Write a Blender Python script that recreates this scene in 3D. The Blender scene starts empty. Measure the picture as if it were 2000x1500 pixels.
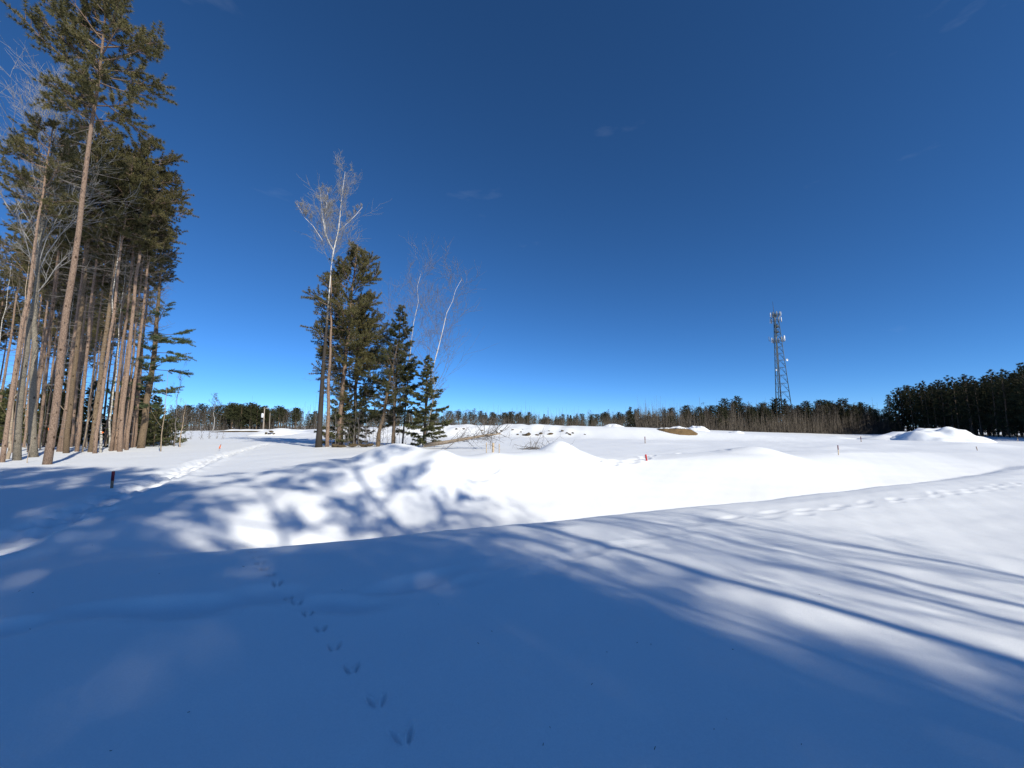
import bpy, math, random
import numpy as np
from mathutils import Vector, Matrix

# ------------------------------------------------------------------ camera, sky, sun
SC = bpy.context.scene
COL = SC.collection
F, CX, CY = 760.0, 1000.0, 750.0          # focal length and centre in pixels of a 2000 x 1500 frame
PITCH = math.atan(82.0 / F)
EYE = 1.5
cam_d = bpy.data.cameras.new('camera')
cam = bpy.data.objects.new('camera', cam_d)
COL.objects.link(cam)
cam_d.sensor_width = 36.0
cam_d.lens = 36.0 * F / 2000.0
cam_d.clip_start = 0.05
cam_d.clip_end = 8000
cam.location = (0, 0, EYE)
cam.rotation_euler = (math.pi / 2 + PITCH, 0, 0)
SC.camera = cam

SUN_AZ = math.radians(137.0)              # clockwise from +Y: behind the camera, to its right
SUN_EL = math.radians(30.0)
w = bpy.data.worlds.new('World')
SC.world = w
w.use_nodes = True
nt = w.node_tree
nt.nodes.clear()
sky = nt.nodes.new('ShaderNodeTexSky')
sky.sky_type = 'NISHITA'
sky.sun_disc = False
sky.sun_elevation = SUN_EL
sky.sun_rotation = SUN_AZ
sky.altitude = 1000
sky.air_density = 0.58
sky.dust_density = 0.05
sky.ozone_density = 10.0
hs = nt.nodes.new('ShaderNodeHueSaturation')
hs.inputs['Saturation'].default_value = 1.045
hs.inputs['Hue'].default_value = 0.495
bg = nt.nodes.new('ShaderNodeBackground')
bg.inputs['Strength'].default_value = 0.145
wo = nt.nodes.new('ShaderNodeOutputWorld')
nt.links.new(sky.outputs[0], hs.inputs['Color'])
# a few faint streaks of high cirrus
wtc = nt.nodes.new('ShaderNodeTexCoord')
wmp = nt.nodes.new('ShaderNodeMapping')
wmp.inputs['Scale'].default_value = (3.0, 3.0, 11.0)
wmp.inputs['Rotation'].default_value = (0.15, 0.1, 0)
wno = nt.nodes.new('ShaderNodeTexNoise')
wno.inputs['Scale'].default_value = 1.5
wno.inputs['Detail'].default_value = 7
wno.inputs['Roughness'].default_value = .55
wra = nt.nodes.new('ShaderNodeMapRange')
wra.inputs['From Min'].default_value = .66
wra.inputs['From Max'].default_value = .86
wra.inputs['To Max'].default_value = .07
wmx = nt.nodes.new('ShaderNodeMix')
wmx.data_type = 'RGBA'
wmx.inputs[7].default_value = (5.5, 6.2, 7.0, 1)
nt.links.new(wtc.outputs['Generated'], wmp.inputs[0])
nt.links.new(wmp.outputs[0], wno.inputs['Vector'])
nt.links.new(wno.outputs['Fac'], wra.inputs['Value'])
nt.links.new(wra.outputs[0], wmx.inputs[0])
nt.links.new(hs.outputs[0], wmx.inputs[6])
nt.links.new(wmx.outputs[2], bg.inputs['Color'])
nt.links.new(bg.outputs[0], wo.inputs['Surface'])

sd = bpy.data.lights.new('sun', 'SUN')
sd.energy = 5.0
sd.angle = math.radians(0.53)
sd.color = (1.0, 0.945, 0.81)
sun = bpy.data.objects.new('sun', sd)
COL.objects.link(sun)
to_sun = Vector((math.sin(SUN_AZ) * math.cos(SUN_EL), math.cos(SUN_AZ) * math.cos(SUN_EL), math.sin(SUN_EL)))
sun.rotation_euler = to_sun.to_track_quat('Z', 'Y').to_euler()
sun.location = (30, -30, 40)

vs = SC.view_settings
vs.view_transform = 'Standard'
vs.look = 'None'
vs.exposure = 0.06
vs.gamma = 1.0
vs.use_curve_mapping = False

# ------------------------------------------------------------------ helpers
rng = np.random.default_rng(7)
random.seed(7)
R = math.radians


def ray(px, py):
    u, v = (px - CX) / F, -(py - CY) / F
    return np.array([u, math.cos(PITCH) - v * math.sin(PITCH), math.sin(PITCH) + v * math.cos(PITCH)])


def at(px, py, depth):
    r = ray(px, py)
    return np.array([0, 0, EYE]) + r * (depth / r[1])


def smooth(x, a, b):
    t = np.clip((x - a) / (b - a), 0, 1)
    return t * t * (3 - 2 * t)


def sn(x, y, s, seed):                    # cheap smooth noise made of rotated sines, about -1..1
    g = np.random.default_rng(seed)
    o = np.zeros_like(x, dtype=float)
    for k in range(6):
        a = g.uniform(0, 2 * math.pi)
        f = g.uniform(.6, 1.7) / s
        o = o + np.sin((x * math.cos(a) + y * math.sin(a)) * f * 2 * math.pi / 2 + g.uniform(0, 6.28))
    return o / 3.2


def thing(name, label, cat, loc=(0, 0, 0), rz=0.0, group=None, scale=1.0, tilt=(0, 0)):
    o = bpy.data.objects.new(name, None)
    COL.objects.link(o)
    o.empty_display_size = .2
    o.location = loc
    o.rotation_euler = (tilt[0], tilt[1], rz)
    o.scale = (scale,) * 3 if not hasattr(scale, '__len__') else scale
    o['label'] = label
    o['category'] = cat
    if group:
        o['group'] = group
    return o


def part(name, mesh, parent):
    o = bpy.data.objects.new(name, mesh)
    COL.objects.link(o)
    o.parent = parent
    if name in ('limbs', 'dead_branches', 'branches', 'bracing'):
        o['kind'] = 'stuff'          # many thin pieces, too small to pick apart
    return o


class MB:
    """collects triangles and quads, builds one mesh"""
    def __init__(s):
        s.V, s.T, s.Q, s.n = [], [], [], 0

    def add(s, V, T=None, Q=None):
        V = np.asarray(V, float).reshape(-1, 3)
        if T is not None and len(T):
            s.T.append(np.asarray(T, int).reshape(-1, 3) + s.n)
        if Q is not None and len(Q):
            s.Q.append(np.asarray(Q, int).reshape(-1, 4) + s.n)
        s.V.append(V)
        s.n += len(V)
        return s

    def tube(s, P, rad, n=8, cap=True):
        P = np.asarray(P, float)
        k = len(P)
        d = np.gradient(P, axis=0)
        d /= np.linalg.norm(d, axis=1)[:, None] + 1e-9
        ref = np.array([1., 0, 0]) if abs(d[0][0]) < .8 else np.array([0, 1., 0])
        V = []
        for i in range(k):
            a = np.cross(d[i], ref); a /= np.linalg.norm(a)
            b = np.cross(d[i], a)
            ref = -np.cross(d[i], a) if False else ref
            t = np.arange(n) * 2 * math.pi / n
            V.append(P[i] + rad[i] * (np.cos(t)[:, None] * a + np.sin(t)[:, None] * b))
        V = np.concatenate(V)
        Q = []
        for i in range(k - 1):
            for j in range(n):
                j2 = (j + 1) % n
                Q.append((i * n + j, i * n + j2, (i + 1) * n + j2, (i + 1) * n + j))
        T = []
        if cap:
            V = np.vstack([V, P[0], P[-1]])
            for j in range(n):
                T.append((k * n, (j + 1) % n, j))
                T.append((k * n + 1, (k - 1) * n + j, (k - 1) * n + (j + 1) % n))
        return s.add(V, T, Q)

    def prisms(s, P0, P1, r0, r1, n=3):
        P0, P1 = np.asarray(P0, float).reshape(-1, 3), np.asarray(P1, float).reshape(-1, 3)
        m = len(P0)
        if m == 0:
            return s
        r0, r1 = np.broadcast_to(r0, (m,)), np.broadcast_to(r1, (m,))
        d = P1 - P0
        d = d / (np.linalg.norm(d, axis=1)[:, None] + 1e-9)
        ref = np.where(np.abs(d[:, 2:3]) < .9, np.array([[0, 0, 1.]]), np.array([[1., 0, 0]]))
        a = np.cross(d, ref); a /= np.linalg.norm(a, axis=1)[:, None] + 1e-9
        b = np.cross(d, a)
        V = np.zeros((m, 2 * n, 3))
        for j in range(n):
            t = 2 * math.pi * j / n
            o = math.cos(t) * a + math.sin(t) * b
            V[:, j] = P0 + o * r0[:, None]
            V[:, n + j] = P1 + o * r1[:, None]
        q = np.array([(j, (j + 1) % n, n + (j + 1) % n, n + j) for j in range(n)])
        Q = (np.arange(m)[:, None, None] * 2 * n + q[None]).reshape(-1, 4)
        return s.add(V.reshape(-1, 3), None, Q)

    def needles(s, C, D, L, wd, count, spread, g):
        """tufts of thin blades: centres C, directions D"""
        C, D = np.repeat(C, count, 0), np.repeat(D, count, 0)
        m = len(C)
        if m == 0:
            return s
        d = D + g.normal(0, spread, (m, 3))
        d /= np.linalg.norm(d, axis=1)[:, None] + 1e-9
        sd_ = np.cross(d, g.normal(0, 1, (m, 3)))
        sd_ /= np.linalg.norm(sd_, axis=1)[:, None] + 1e-9
        l = L * g.uniform(.65, 1.15, (m, 1))
        V = np.stack([C - sd_ * wd / 2, C + sd_ * wd / 2, C + d * l], 1).reshape(-1, 3)
        return s.add(V, np.arange(3 * m).reshape(-1, 3))

    def box(s, c, size, M=None):
        v = np.array([(x, y, z) for x in (-.5, .5) for y in (-.5, .5) for z in (-.5, .5)]) * np.array(size)
        if M is not None:
            v = v @ np.array(M).T
        v = v + np.array(c)
        return s.add(v, None, [(0, 1, 3, 2), (4, 6, 7, 5), (0, 4, 5, 1), (2, 3, 7, 6), (0, 2, 6, 4), (1, 5, 7, 3)])

    def mesh(s, name, mat, smooth_=False):
        me = bpy.data.meshes.new(name)
        V = np.concatenate(s.V)
        T = np.concatenate(s.T) if s.T else np.zeros((0, 3), int)
        Q = np.concatenate(s.Q) if s.Q else np.zeros((0, 4), int)
        me.vertices.add(len(V))
        me.vertices.foreach_set('co', V.astype(np.float32).ravel())
        nl = T.size + Q.size
        me.loops.add(nl)
        me.loops.foreach_set('vertex_index', np.concatenate([T.ravel(), Q.ravel()]).astype(np.int32))
        me.polygons.add(len(T) + len(Q))
        st = np.concatenate([np.arange(len(T)) * 3, T.size + np.arange(len(Q)) * 4]).astype(np.int32)
        me.polygons.foreach_set('loop_start', st)
        if smooth_:
            me.polygons.foreach_set('use_smooth', np.ones(len(st), bool))
        me.update(calc_edges=True)
        me.validate()
        me.materials.append(mat)
        return me


# ------------------------------------------------------------------ materials
def material(name, base, rough=.8, build=None, spec=.3):
    m = bpy.data.materials.new(name)
    m.use_nodes = True
    n = m.node_tree
    b = n.nodes['Principled BSDF']
    b.inputs['Base Color'].default_value = (*base, 1)
    b.inputs['Roughness'].default_value = rough
    b.inputs['Specular IOR Level'].default_value = spec
    if build:
        build(n, b)
    return m


def coords(n, scale=(1, 1, 1)):
    tc = n.nodes.new('ShaderNodeTexCoord')
    mp = n.nodes.new('ShaderNodeMapping')
    mp.inputs['Scale'].default_value = scale
    n.links.new(tc.outputs['Object'], mp.inputs[0])
    return mp.outputs[0]


def noise(n, vec, scale, detail=4, rough=.6):
    t = n.nodes.new('ShaderNodeTexNoise')
    t.inputs['Scale'].default_value = scale
    t.inputs['Detail'].default_value = detail
    t.inputs['Roughness'].default_value = rough
    n.links.new(vec, t.inputs['Vector'])
    return t.outputs['Fac']


def ramp(n, fac, stops):
    r = n.nodes.new('ShaderNodeValToRGB')
    e = r.color_ramp.elements
    while len(e) < len(stops):
        e.new(.5)
    for k, (p, c) in enumerate(stops):
        e[k].position = p
        e[k].color = (*c, 1)
    n.links.new(fac, r.inputs[0])
    return r.outputs[0]


def bump(n, b, fac, strength, dist):
    bp = n.nodes.new('ShaderNodeBump')
    bp.inputs['Strength'].default_value = strength
    bp.inputs['Distance'].default_value = dist
    n.links.new(fac, bp.inputs['Height'])
    n.links.new(bp.outputs[0], b.inputs['Normal'])
    return bp


def rand_tint(n, col, lo, hi):
    oi = n.nodes.new('ShaderNodeObjectInfo')
    mr = n.nodes.new('ShaderNodeMapRange')
    mr.inputs['To Min'].default_value = lo
    mr.inputs['To Max'].default_value = hi
    n.links.new(oi.outputs['Random'], mr.inputs['Value'])
    mx = n.nodes.new('ShaderNodeVectorMath')
    mx.operation = 'SCALE'
    n.links.new(col, mx.inputs[0])
    n.links.new(mr.outputs[0], mx.inputs['Scale'])
    return mx.outputs[0]


def m_bark(name, dark, light, vs_=(6, 6, 1.6), bscale=9, bstr=.9):
    def bd(n, b):
        f = noise(n, coords(n, vs_), bscale, 6, .65)
        c = ramp(n, f, [(.36, dark), (.62, light)])
        vo = n.nodes.new('ShaderNodeTexVoronoi')
        vo.inputs['Scale'].default_value = 2.6
        n.links.new(coords(n, (1.6, 1.6, 1)), vo.inputs['Vector'])
        kn = ramp(n, vo.outputs['Distance'], [(.10, (.25, .22, .2)), (.2, (1, 1, 1))])
        mu = n.nodes.new('ShaderNodeMix'); mu.data_type = 'RGBA'; mu.blend_type = 'MULTIPLY'
        mu.inputs[0].default_value = 1
        n.links.new(c, mu.inputs[6]); n.links.new(kn, mu.inputs[7])
        c = mu.outputs[2]
        n.links.new(rand_tint(n, c, .8, 1.15), b.inputs['Base Color'])
        bump(n, b, f, bstr, .03)
    return material(name, light, .9, bd, .15)


def m_birch(name, low):
    def bd(n, b):
        v = coords(n, (1, 1, 1))
        marks = noise(n, coords(n, (2, 2, 11)), 3.0, 4, .6)
        c = ramp(n, marks, [(.42, (.05, .045, .04)), (.5, (.5, .46, .4)), (.7, (.7, .67, .62))])
        n.links.new(c, b.inputs['Base Color'])
        bump(n, b, marks, .3, .01)
    return material(name, (.7, .68, .64), .7, bd, .2)


def m_poplar(name, lo, hi):
    # dark furrowed bark low down that turns chalk white towards the top: the bark itself changes with age
    def bd(n, b):
        v = coords(n)
        sx = n.nodes.new('ShaderNodeSeparateXYZ')
        n.links.new(v, sx.inputs[0])
        f = noise(n, coords(n, (5, 5, 2)), 6, 5)
        ma = n.nodes.new('ShaderNodeMath'); ma.operation = 'MULTIPLY_ADD'
        ma.inputs[1].default_value = 5.0
        n.links.new(f, ma.inputs[0]); n.links.new(sx.outputs[2], ma.inputs[2])
        mr = n.nodes.new('ShaderNodeMapRange')
        mr.inputs['From Min'].default_value = lo
        mr.inputs['From Max'].default_value = hi
        n.links.new(ma.outputs[0], mr.inputs['Value'])
        c = ramp(n, mr.outputs[0], [(0, (.045, .038, .032)), (.5, (.25, .23, .2)), (1, (.6, .57, .53))])
        n.links.new(c, b.inputs['Base Color'])
        bump(n, b, f, .7, .02)
    return material(name, (.5, .5, .5), .8, bd, .2)


def m_needles(name, a, c2, tlo=.75, thi=1.2):
    def bd(n, b):
        f = noise(n, coords(n), 1.3, 3)
        c = ramp(n, f, [(.35, a), (.65, c2)])
        n.links.new(rand_tint(n, c, tlo, thi), b.inputs['Base Color'])
    return material(name, a, .75, bd, .25)


def b_snow(n, b):
    v = coords(n)
    f0 = noise(n, v, 2.2, 5, .55)
    fm = n.nodes.new('ShaderNodeMath'); fm.operation = 'MULTIPLY'
    fm.inputs[1].default_value = .16
    n.links.new(f0, fm.inputs[0])
    f1 = fm.outputs[0]
    f2 = noise(n, v, 95, 3, .7)
    f3 = noise(n, v, 210, 2, .7)
    m1 = n.nodes.new('ShaderNodeMath'); m1.operation = 'MULTIPLY_ADD'
    m1.inputs[1].default_value = .055
    n.links.new(f2, m1.inputs[0]); n.links.new(f1, m1.inputs[2])
    m2 = n.nodes.new('ShaderNodeMath'); m2.operation = 'MULTIPLY_ADD'
    m2.inputs[1].default_value = .03
    n.links.new(f3, m2.inputs[0]); n.links.new(m1.outputs[0], m2.inputs[2])
    bump(n, b, m2.outputs[0], .55, .09)
    c = ramp(n, f2, [(.3, (.83, .85, .87)), (.7, (.91, .92, .93))])
    n.links.new(c, b.inputs['Base Color'])


M = {}
M['snow'] = material('snow', (.9, .91, .93), .65, b_snow, .25)
M['red_bark'] = m_bark('red_pine_bark', (.13, .085, .06), (.36, .255, .19))
M['dark_bark'] = m_bark('dark_bark', (.05, .038, .028), (.17, .125, .09))
M['grey_bark'] = m_bark('grey_bark', (.1, .085, .065), (.27, .235, .185), (4, 4, 3))
M['brown_bark'] = m_bark('brown_bark', (.1, .07, .045), (.26, .19, .125))
M['dead_wood'] = m_bark('dead_wood', (.22, .16, .11), (.46, .37, .27), (8, 8, 1), 5, .4)
M['twig'] = m_bark('twig_bark', (.12, .105, .095), (.25, .222, .2), (2, 2, 2), 3, 0)
M['pale_twig'] = m_bark('pale_twig_bark', (.22, .21, .2), (.36, .345, .33), (2, 2, 2), 3, 0)
M['far_twig'] = m_bark('far_twig_bark', (.07, .059, .048), (.135, .116, .096), (.4, .4, .4), 2, 0)
M['birch'] = m_birch('birch_bark', 0)
M['poplar'] = m_poplar('poplar_bark', 11.5, 14.0)
M['young_poplar'] = m_poplar('young_poplar_bark', 7.0, 9.0)
M['pine'] = m_needles('pine_needles', (.068, .066, .024), (.14, .122, .05))
M['white_pine'] = m_needles('white_pine_needles', (.045, .065, .03), (.085, .11, .05))
M['spruce'] = m_needles('spruce_needles', (.05, .058, .022), (.12, .118, .048))
M['far_pine'] = m_needles('far_pine_needles', (.028, .034, .014), (.06, .064, .026), .7, 1.25)


# ------------------------------------------------------------------ terrain shape
def edge_y(x):
    xc = np.clip(x, -12, 30)
    return 6.06 + .41 * xc + .0035 * xc * xc


MOUNDS = [  # px, py of the top, depth, sigma across, sigma along, lift
    (775, 866, 12.7, 1.25, 1.0), (660, 897, 12.2, 1.3, 1.1), (862, 879, 12.0, .55, .75), (962, 884, 13.6, .7, .8),
    (1092, 861, 14.6, .75, .8), (1060, 880, 14.3, 1.2, .8), (1470, 872, 18.8, 1.5, 1.3), (1400, 886, 18.0, 1.9, 1.2), (1570, 888, 20.5, 1.8, 1.4),
    (1718, 866, 40, 2.2, 1.8), (1790, 872, 38, 2.0, 1.5), (1905, 864, 44, 3.0, 1.7), (1630, 871, 33, 1.6, 1.2), (1280, 864, 36, 2.0, 1.0),
]


def base_h(x, y):
    x = np.asarray(x, float); y = np.asarray(y, float)
    sp = lambda v: np.log1p(np.exp(np.clip(v / 3.0, -30, 30))) * 3.0
    z = -.016 * (np.minimum(sp(x), 170) - 2.08) - .002 * np.minimum(sp(-x), 200)
    r = np.hypot(x, y)
    z = z + .05 * sn(x, y, 9.0, 3) * smooth(r, 4, 14) + .018 * sn(x, y, 2.3, 4) + .006 * sn(x, y * 1.7, .8, 5) + .0022 * sn(x * 1.4, y, .33, 6)
    # the levelled pad in the distance
    px = CX + F * x / np.maximum(y, 1)
    fx = np.interp(px, [300, 560, 680, 860, 1200, 1300, 1500, 1640], [0, .15, .9, 1.5, 1.62, 1.4, .67, 0])
    front = 50 + 2.0 * sn(x, y * 0, 14, 8)
    pad = fx * smooth(y, front, front + 9)
    lump = np.maximum(0, sn(x, y, 3.0, 11)) * .30 + .14 * sn(x, y, 1.4, 12)
    z = z + pad + lump * smooth(y, front, front + 3) * (1 - smooth(y, front + 7, front + 14)) * np.clip(fx, 0, 1) * (1 - smooth(px, 1080, 1180)) 
    return z


def h0(x, y):
    x = np.asarray(x, float); y = np.asarray(y, float)
    z = base_h(x, y)
    u = (y - edge_y(x)) * .92
    k = smooth(x, -6.2, -2.8) * (1 - smooth(x, 24, 40))
    # ditch beyond the near bank, then the long sunlit slope up to the spoil mounds
    prof = np.interp(u, [-2.5, -1.2, -.5, 0, .3, .6, 1.3, 2.3, 4.5, 7.0, 8.3, 11, 60], [0, .05, .055, .02, -.04, -.16, -.66, -1.0, -.42, .22, .25, .0, 0])
    z = z + prof * k * (1 - .35 * smooth(x, 8, 20))
    return z


def mounds(x, y, z):
    x = np.asarray(x, float); y = np.asarray(y, float)
    for (px, py, d, sx, sy) in MOUNDS:
        p = at(px, py, d)
        b = float(h0(p[0], p[1]))
        hgt = max(.12, p[2] - b)
        g = np.sqrt(((x - p[0]) / sx) ** 2 + ((y - p[1]) / sy) ** 2 + .05)
        bell = np.exp(-.62 * g ** 1.7) * 1.05 * hgt
        z = np.maximum(z, b + bell * 1.0 + (z - b) * (1 - np.clip(bell / hgt, 0, 1)))
    return z


def ground(x, y):
    return mounds(x, y, h0(x, y))


def G(px, py):
    """where the line of sight of a pixel meets the ground"""
    r = ray(px, py)
    t = np.concatenate([np.linspace(.5, 40, 4000), np.linspace(40, 400, 4000)])
    P = np.array([0, 0, EYE]) + t[:, None] * r
    below = P[:, 2] < ground(P[:, 0], P[:, 1])
    i = int(np.argmax(below)) if below.any() else len(t) - 1
    return P[i]


def gz(x, y):
    return float(ground(np.array([x]), np.array([y]))[0])


# ------------------------------------------------------------------ dents: trails and animal tracks
DENTS = []                                # x, y, angle, half length, half width, depth


def path_world(pts):
    W = np.array([G(*p)[:2] for p in pts])
    seg = np.r_[0, np.cumsum(np.linalg.norm(np.diff(W, axis=0), axis=1))]
    return W, seg


def along(W, seg, s):
    return np.array([np.interp(s, seg, W[:, 0]), np.interp(s, seg, W[:, 1])])


def footsteps(pts, step, side, L, wd, depth, jit=.05):
    W, seg = path_world(pts)
    s, k = 0.0, 0
    while s < seg[-1]:
        p = along(W, seg, s); q = along(W, seg, s + .1)
        a = math.atan2(*(q - p)[::-1]) if np.linalg.norm(q - p) > 1e-6 else 0
        nrm = np.array([-math.sin(a), math.cos(a)])
        c = p + nrm * side * (1 if k % 2 else -1) + rng.normal(0, jit, 2)
        DENTS.append((c[0], c[1], a + rng.normal(0, .15), L * rng.uniform(.8, 1.2), wd * rng.uniform(.8, 1.25), depth * rng.uniform(.6, 1.2)))
        s += step * rng.uniform(.85, 1.15); k += 1


# old drifted-over steps from the shaded left to the sunny right
footsteps([(0, 1222), (180, 1200), (330, 1183), (500, 1166), (690, 1172), (850, 1130)], .62, .10, .34, .15, .05)
footsteps([(850, 1130), (1050, 1108), (1200, 1065), (1400, 1018)], .62, .08, .36, .12, .016)
footsteps([(1400, 1018), (1560, 998), (1700, 984), (1830, 966), (2010, 944)], .46, .11, .24, .075, .019)
footsteps([(830, 938), (1000, 917), (1130, 908), (1250, 897), (1330, 885), (1420, 880)], .7, .12, .34, .15, .07)
# deep trail on the left
TRAIL_PTS = [(-60, 1085), (100, 1022), (232, 966), (330, 931), (400, 902), (460, 883), (520, 867)]
footsteps(TRAIL_PTS, .36, .13, .22, .13, .13, .04)
footsteps(TRAIL_PTS, .23, .2, .1, .09, .06, .07)
# small animal bounding through the snow: pairs of slots in a V
for (px, py, sc) in [(785, 1440, 1.25), (735, 1372, 1.0), (686, 1308, 1.0), (651, 1265, 1), (625, 1230, 1), (600, 1201, 1), (577, 1178, 1), (563, 1166, .8), (541, 1140, 1), (528, 1124, .9), (514, 1112, .9),
                     (506, 1101, .9), (497, 1090, .9), (491, 1079, .9), (486, 1069, .9), (484, 1059, .9), (490, 1040, .9), (497, 1027, .9), (507, 1012, .9), (519, 1000, .9), (527, 985, .9)]:
    p = G(px, py); sc *= .78 * rng.uniform(.85, 1.15)
    DENTS.append((p[0] - .035 * sc, p[1], R(135), .056 * sc, .015 * sc, .026 * rng.uniform(.6, 1.2)))
    DENTS.append((p[0] + .035 * sc, p[1] + .02, R(97), .056 * sc, .014 * sc, .026 * rng.uniform(.6, 1.2)))


def dent_field(x, y):
    z = np.zeros_like(x)
    for (cx, cy, a, L, wd, dp) in DENTS:
        R_ = L * 2.6
        i = np.nonzero((np.abs(x - cx) < R_) & (np.abs(y - cy) < R_))[0]
        if len(i) == 0:
            continue
        dx, dy = x[i] - cx, y[i] - cy
        la = (dx * math.cos(a) + dy * math.sin(a)) / L
        lb = (-dx * math.sin(a) + dy * math.cos(a)) / wd
        q = la * la + lb * lb
        z[i] += -dp * np.exp(-q ** 1.5) + .16 * dp * np.exp(-((np.sqrt(q) - 1.5) / .35) ** 2)
    return z


def build_ground():
    az = np.concatenate([np.arange(-58, 58, .16), np.arange(58, 302, 2.4)])
    az = np.radians(az)
    rr = [.35]
    while rr[-1] < 3500:
        r = rr[-1]
        rr.append(r * (1.03 if r < 1.1 else 1.0072 if r < 36 else 1.012 if r < 120 else 1.06))
    rr = np.array(rr)
    Rr, A = np.meshgrid(rr, az, indexing='ij')
    x, y = (Rr * np.sin(A)).ravel(), (Rr * np.cos(A)).ravel()
    z = ground(x, y) + dent_field(x, y)
    # churned snow in the deep trail
    W, seg = path_world(TRAIL_PTS)
    S = np.linspace(0, seg[-1], 260)
    pts = np.array([along(W, seg, s) for s in S])
    near = np.nonzero((x < 2) & (y < 45) & (y > 0) & (Rr.ravel() < 50))[0]
    dmin = np.full(len(near), 9.0)
    for p in pts:
        dmin = np.minimum(dmin, np.hypot(x[near] - p[0], y[near] - p[1]))
    wgt = np.exp(-(dmin / .34) ** 4)
    z[near] += wgt * (-.07 + .035 * sn(x[near], y[near], .22, 31)) + .03 * np.exp(-((dmin - .5) / .16) ** 2) * (1 + sn(x[near], y[near], .5, 32))
    nr, na = len(rr), len(az)
    i, j = np.meshgrid(np.arange(nr - 1), np.arange(na), indexing='ij')
    j2 = (j + 1) % na
    Q = np.stack([i * na + j, (i + 1) * na + j, (i + 1) * na + j2, i * na + j2], -1).reshape(-1, 4)[:, ::-1]
    V = np.stack([x, y, z], 1)
    V = np.vstack([V, [0, 0, float(base_h(0, 0))]])
    c = len(V) - 1
    T = [(c, (k + 1) % na, k) for k in range(na)]
    me = MB().add(V, T, Q).mesh('snow_ground', M['snow'], True)
    o = bpy.data.objects.new('snow_ground', me)
    COL.objects.link(o)
    o['kind'] = 'structure'
    return o


build_ground()


# ------------------------------------------------------------------ tree builders (each returns {part: mesh})
def trunk_path(g, H, wob, k=14):
    z = np.linspace(-.35, H, k)
    x = np.cumsum(g.normal(0, wob, k)); y = np.cumsum(g.normal(0, wob, k))
    x -= np.interp(0, z, x); y -= np.interp(0, z, y)
    return np.stack([x, y, z], 1)


def on(P, z):
    return np.array([np.interp(z, P[:, 2], P[:, 0]), np.interp(z, P[:, 2], P[:, 1]), z])


def taper(P, r0, r1, H, flare=.15):
    z = P[:, 2]
    t = np.clip(z / H, 0, 1)
    return r0 * (1 - t) ** .75 + r1 + r0 * flare * np.exp(-np.maximum(z, 0) / .35)


def limb(g, mb, p, d, L, r, k=4, lift=.25, nside=3):
    pts = [np.array(p, float)]
    d = np.array(d, float)
    for i in range(k):
        d = d + np.array([0, 0, lift / k]) + g.normal(0, .07, 3)
        d /= np.linalg.norm(d)
        pts.append(pts[-1] + d * L / k)
    pts = np.array(pts)
    rad = np.linspace(r, r * .3, k + 1)
    mb.prisms(pts[:-1], pts[1:], rad[:-1], rad[1:], nside)
    return pts


def make_pine(seed, H, r0, cb, cr, bark='red_bark', needle='pine', dens=1.0, nlimb=44, dead=26, NL=.17, NW=.021, cnt=34, droop=0.0, wob=.035, lo_side=None):
    g = np.random.default_rng(seed)
    P = trunk_path(g, H, wob)
    out = {}
    out['trunk'] = MB().tube(P, taper(P, r0, .02, H), 12).mesh('pine_trunk', M[bark], True)
    db = MB()
    for i in range(dead):
        z = g.uniform(min(.22, cb * .6) * H, cb * H + 1.2)
        a = g.uniform(0, 6.283)
        L = g.uniform(.3, 1.0) * (.5 + 1.7 * z / H) * (1 if g.random() < .8 else 1.6)
        pts = limb(g, db, on(P, z), (math.cos(a), math.sin(a), g.uniform(-.25, .15)), L, g.uniform(.008, .016), 4, g.uniform(-.2, .5))
        for q in range(int(L * 3)):
            t = g.integers(1, 5)
            dd = g.normal(0, 1, 3); dd[2] *= .5
            e = pts[t] + dd / np.linalg.norm(dd) * g.uniform(.15, .5)
            db.prisms([pts[t]], [e], .006, .003, 3)
    for i in range(dead * 2):
        z = g.uniform(.05 * H, cb * H)
        a = g.uniform(0, 6.283)
        c = on(P, z)
        db.prisms([c], [c + np.array([math.cos(a), math.sin(a), g.uniform(-.2, .3)]) * g.uniform(r0 + .03, r0 + .3)], .014, .008, 4)
    out['dead_branches'] = db.mesh('dead_branches', M['twig'])
    lb, nd = MB(), MB()
    C, D = [], []
    for i in range(nlimb):
        t = (i + g.random()) / nlimb
        z = H * (cb + (1 - cb) * t * .97)
        prof = (math.sin(math.pi * min(1, .18 + .80 * t)) ** .75) * (1 if t < .85 else .8)
        L = cr * max(.22, prof) * g.uniform(.65, 1.15)
        a = i * 2.4 + g.normal(0, .4)
        up = -.15 + .75 * t - droop
        pts = limb(g, lb, on(P, z), (math.cos(a), math.sin(a), up), L, .014 + .012 * L, 5, .35)
        nsub = int((6 + 4.6 * L) * dens)
        for q in range(nsub):
            s = g.uniform(.32, 1.0)
            f = s * 5; k = min(4, int(f))
            b = pts[k] + (pts[k + 1] - pts[k]) * (f - k)
            ax = pts[k + 1] - pts[k]; ax /= np.linalg.norm(ax)
            sd_ = np.cross(ax, g.normal(0, 1, 3)); sd_ /= np.linalg.norm(sd_)
            dr = ax * .75 + sd_ * .8 + np.array([0, 0, .3]); dr /= np.linalg.norm(dr)
            l = L * g.uniform(.16, .34) + .12
            e = b + dr * l
            lb.prisms([b], [e], .010, .005, 3)
            for v in np.arange(.45, 1.01, .14 / max(l, .2)):
                C.append(b + dr * l * v); D.append(dr + np.array([0, 0, .15]))
        C.append(pts[-1]); D.append(ax)
    nd.needles(np.array(C), np.array(D) * .6, NL, NW, cnt, .62, g)
    out['limbs'] = lb.mesh('pine_limbs', M[bark])
    out['crown'] = nd.mesh('pine_crown', M[needle])
    return out


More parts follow.
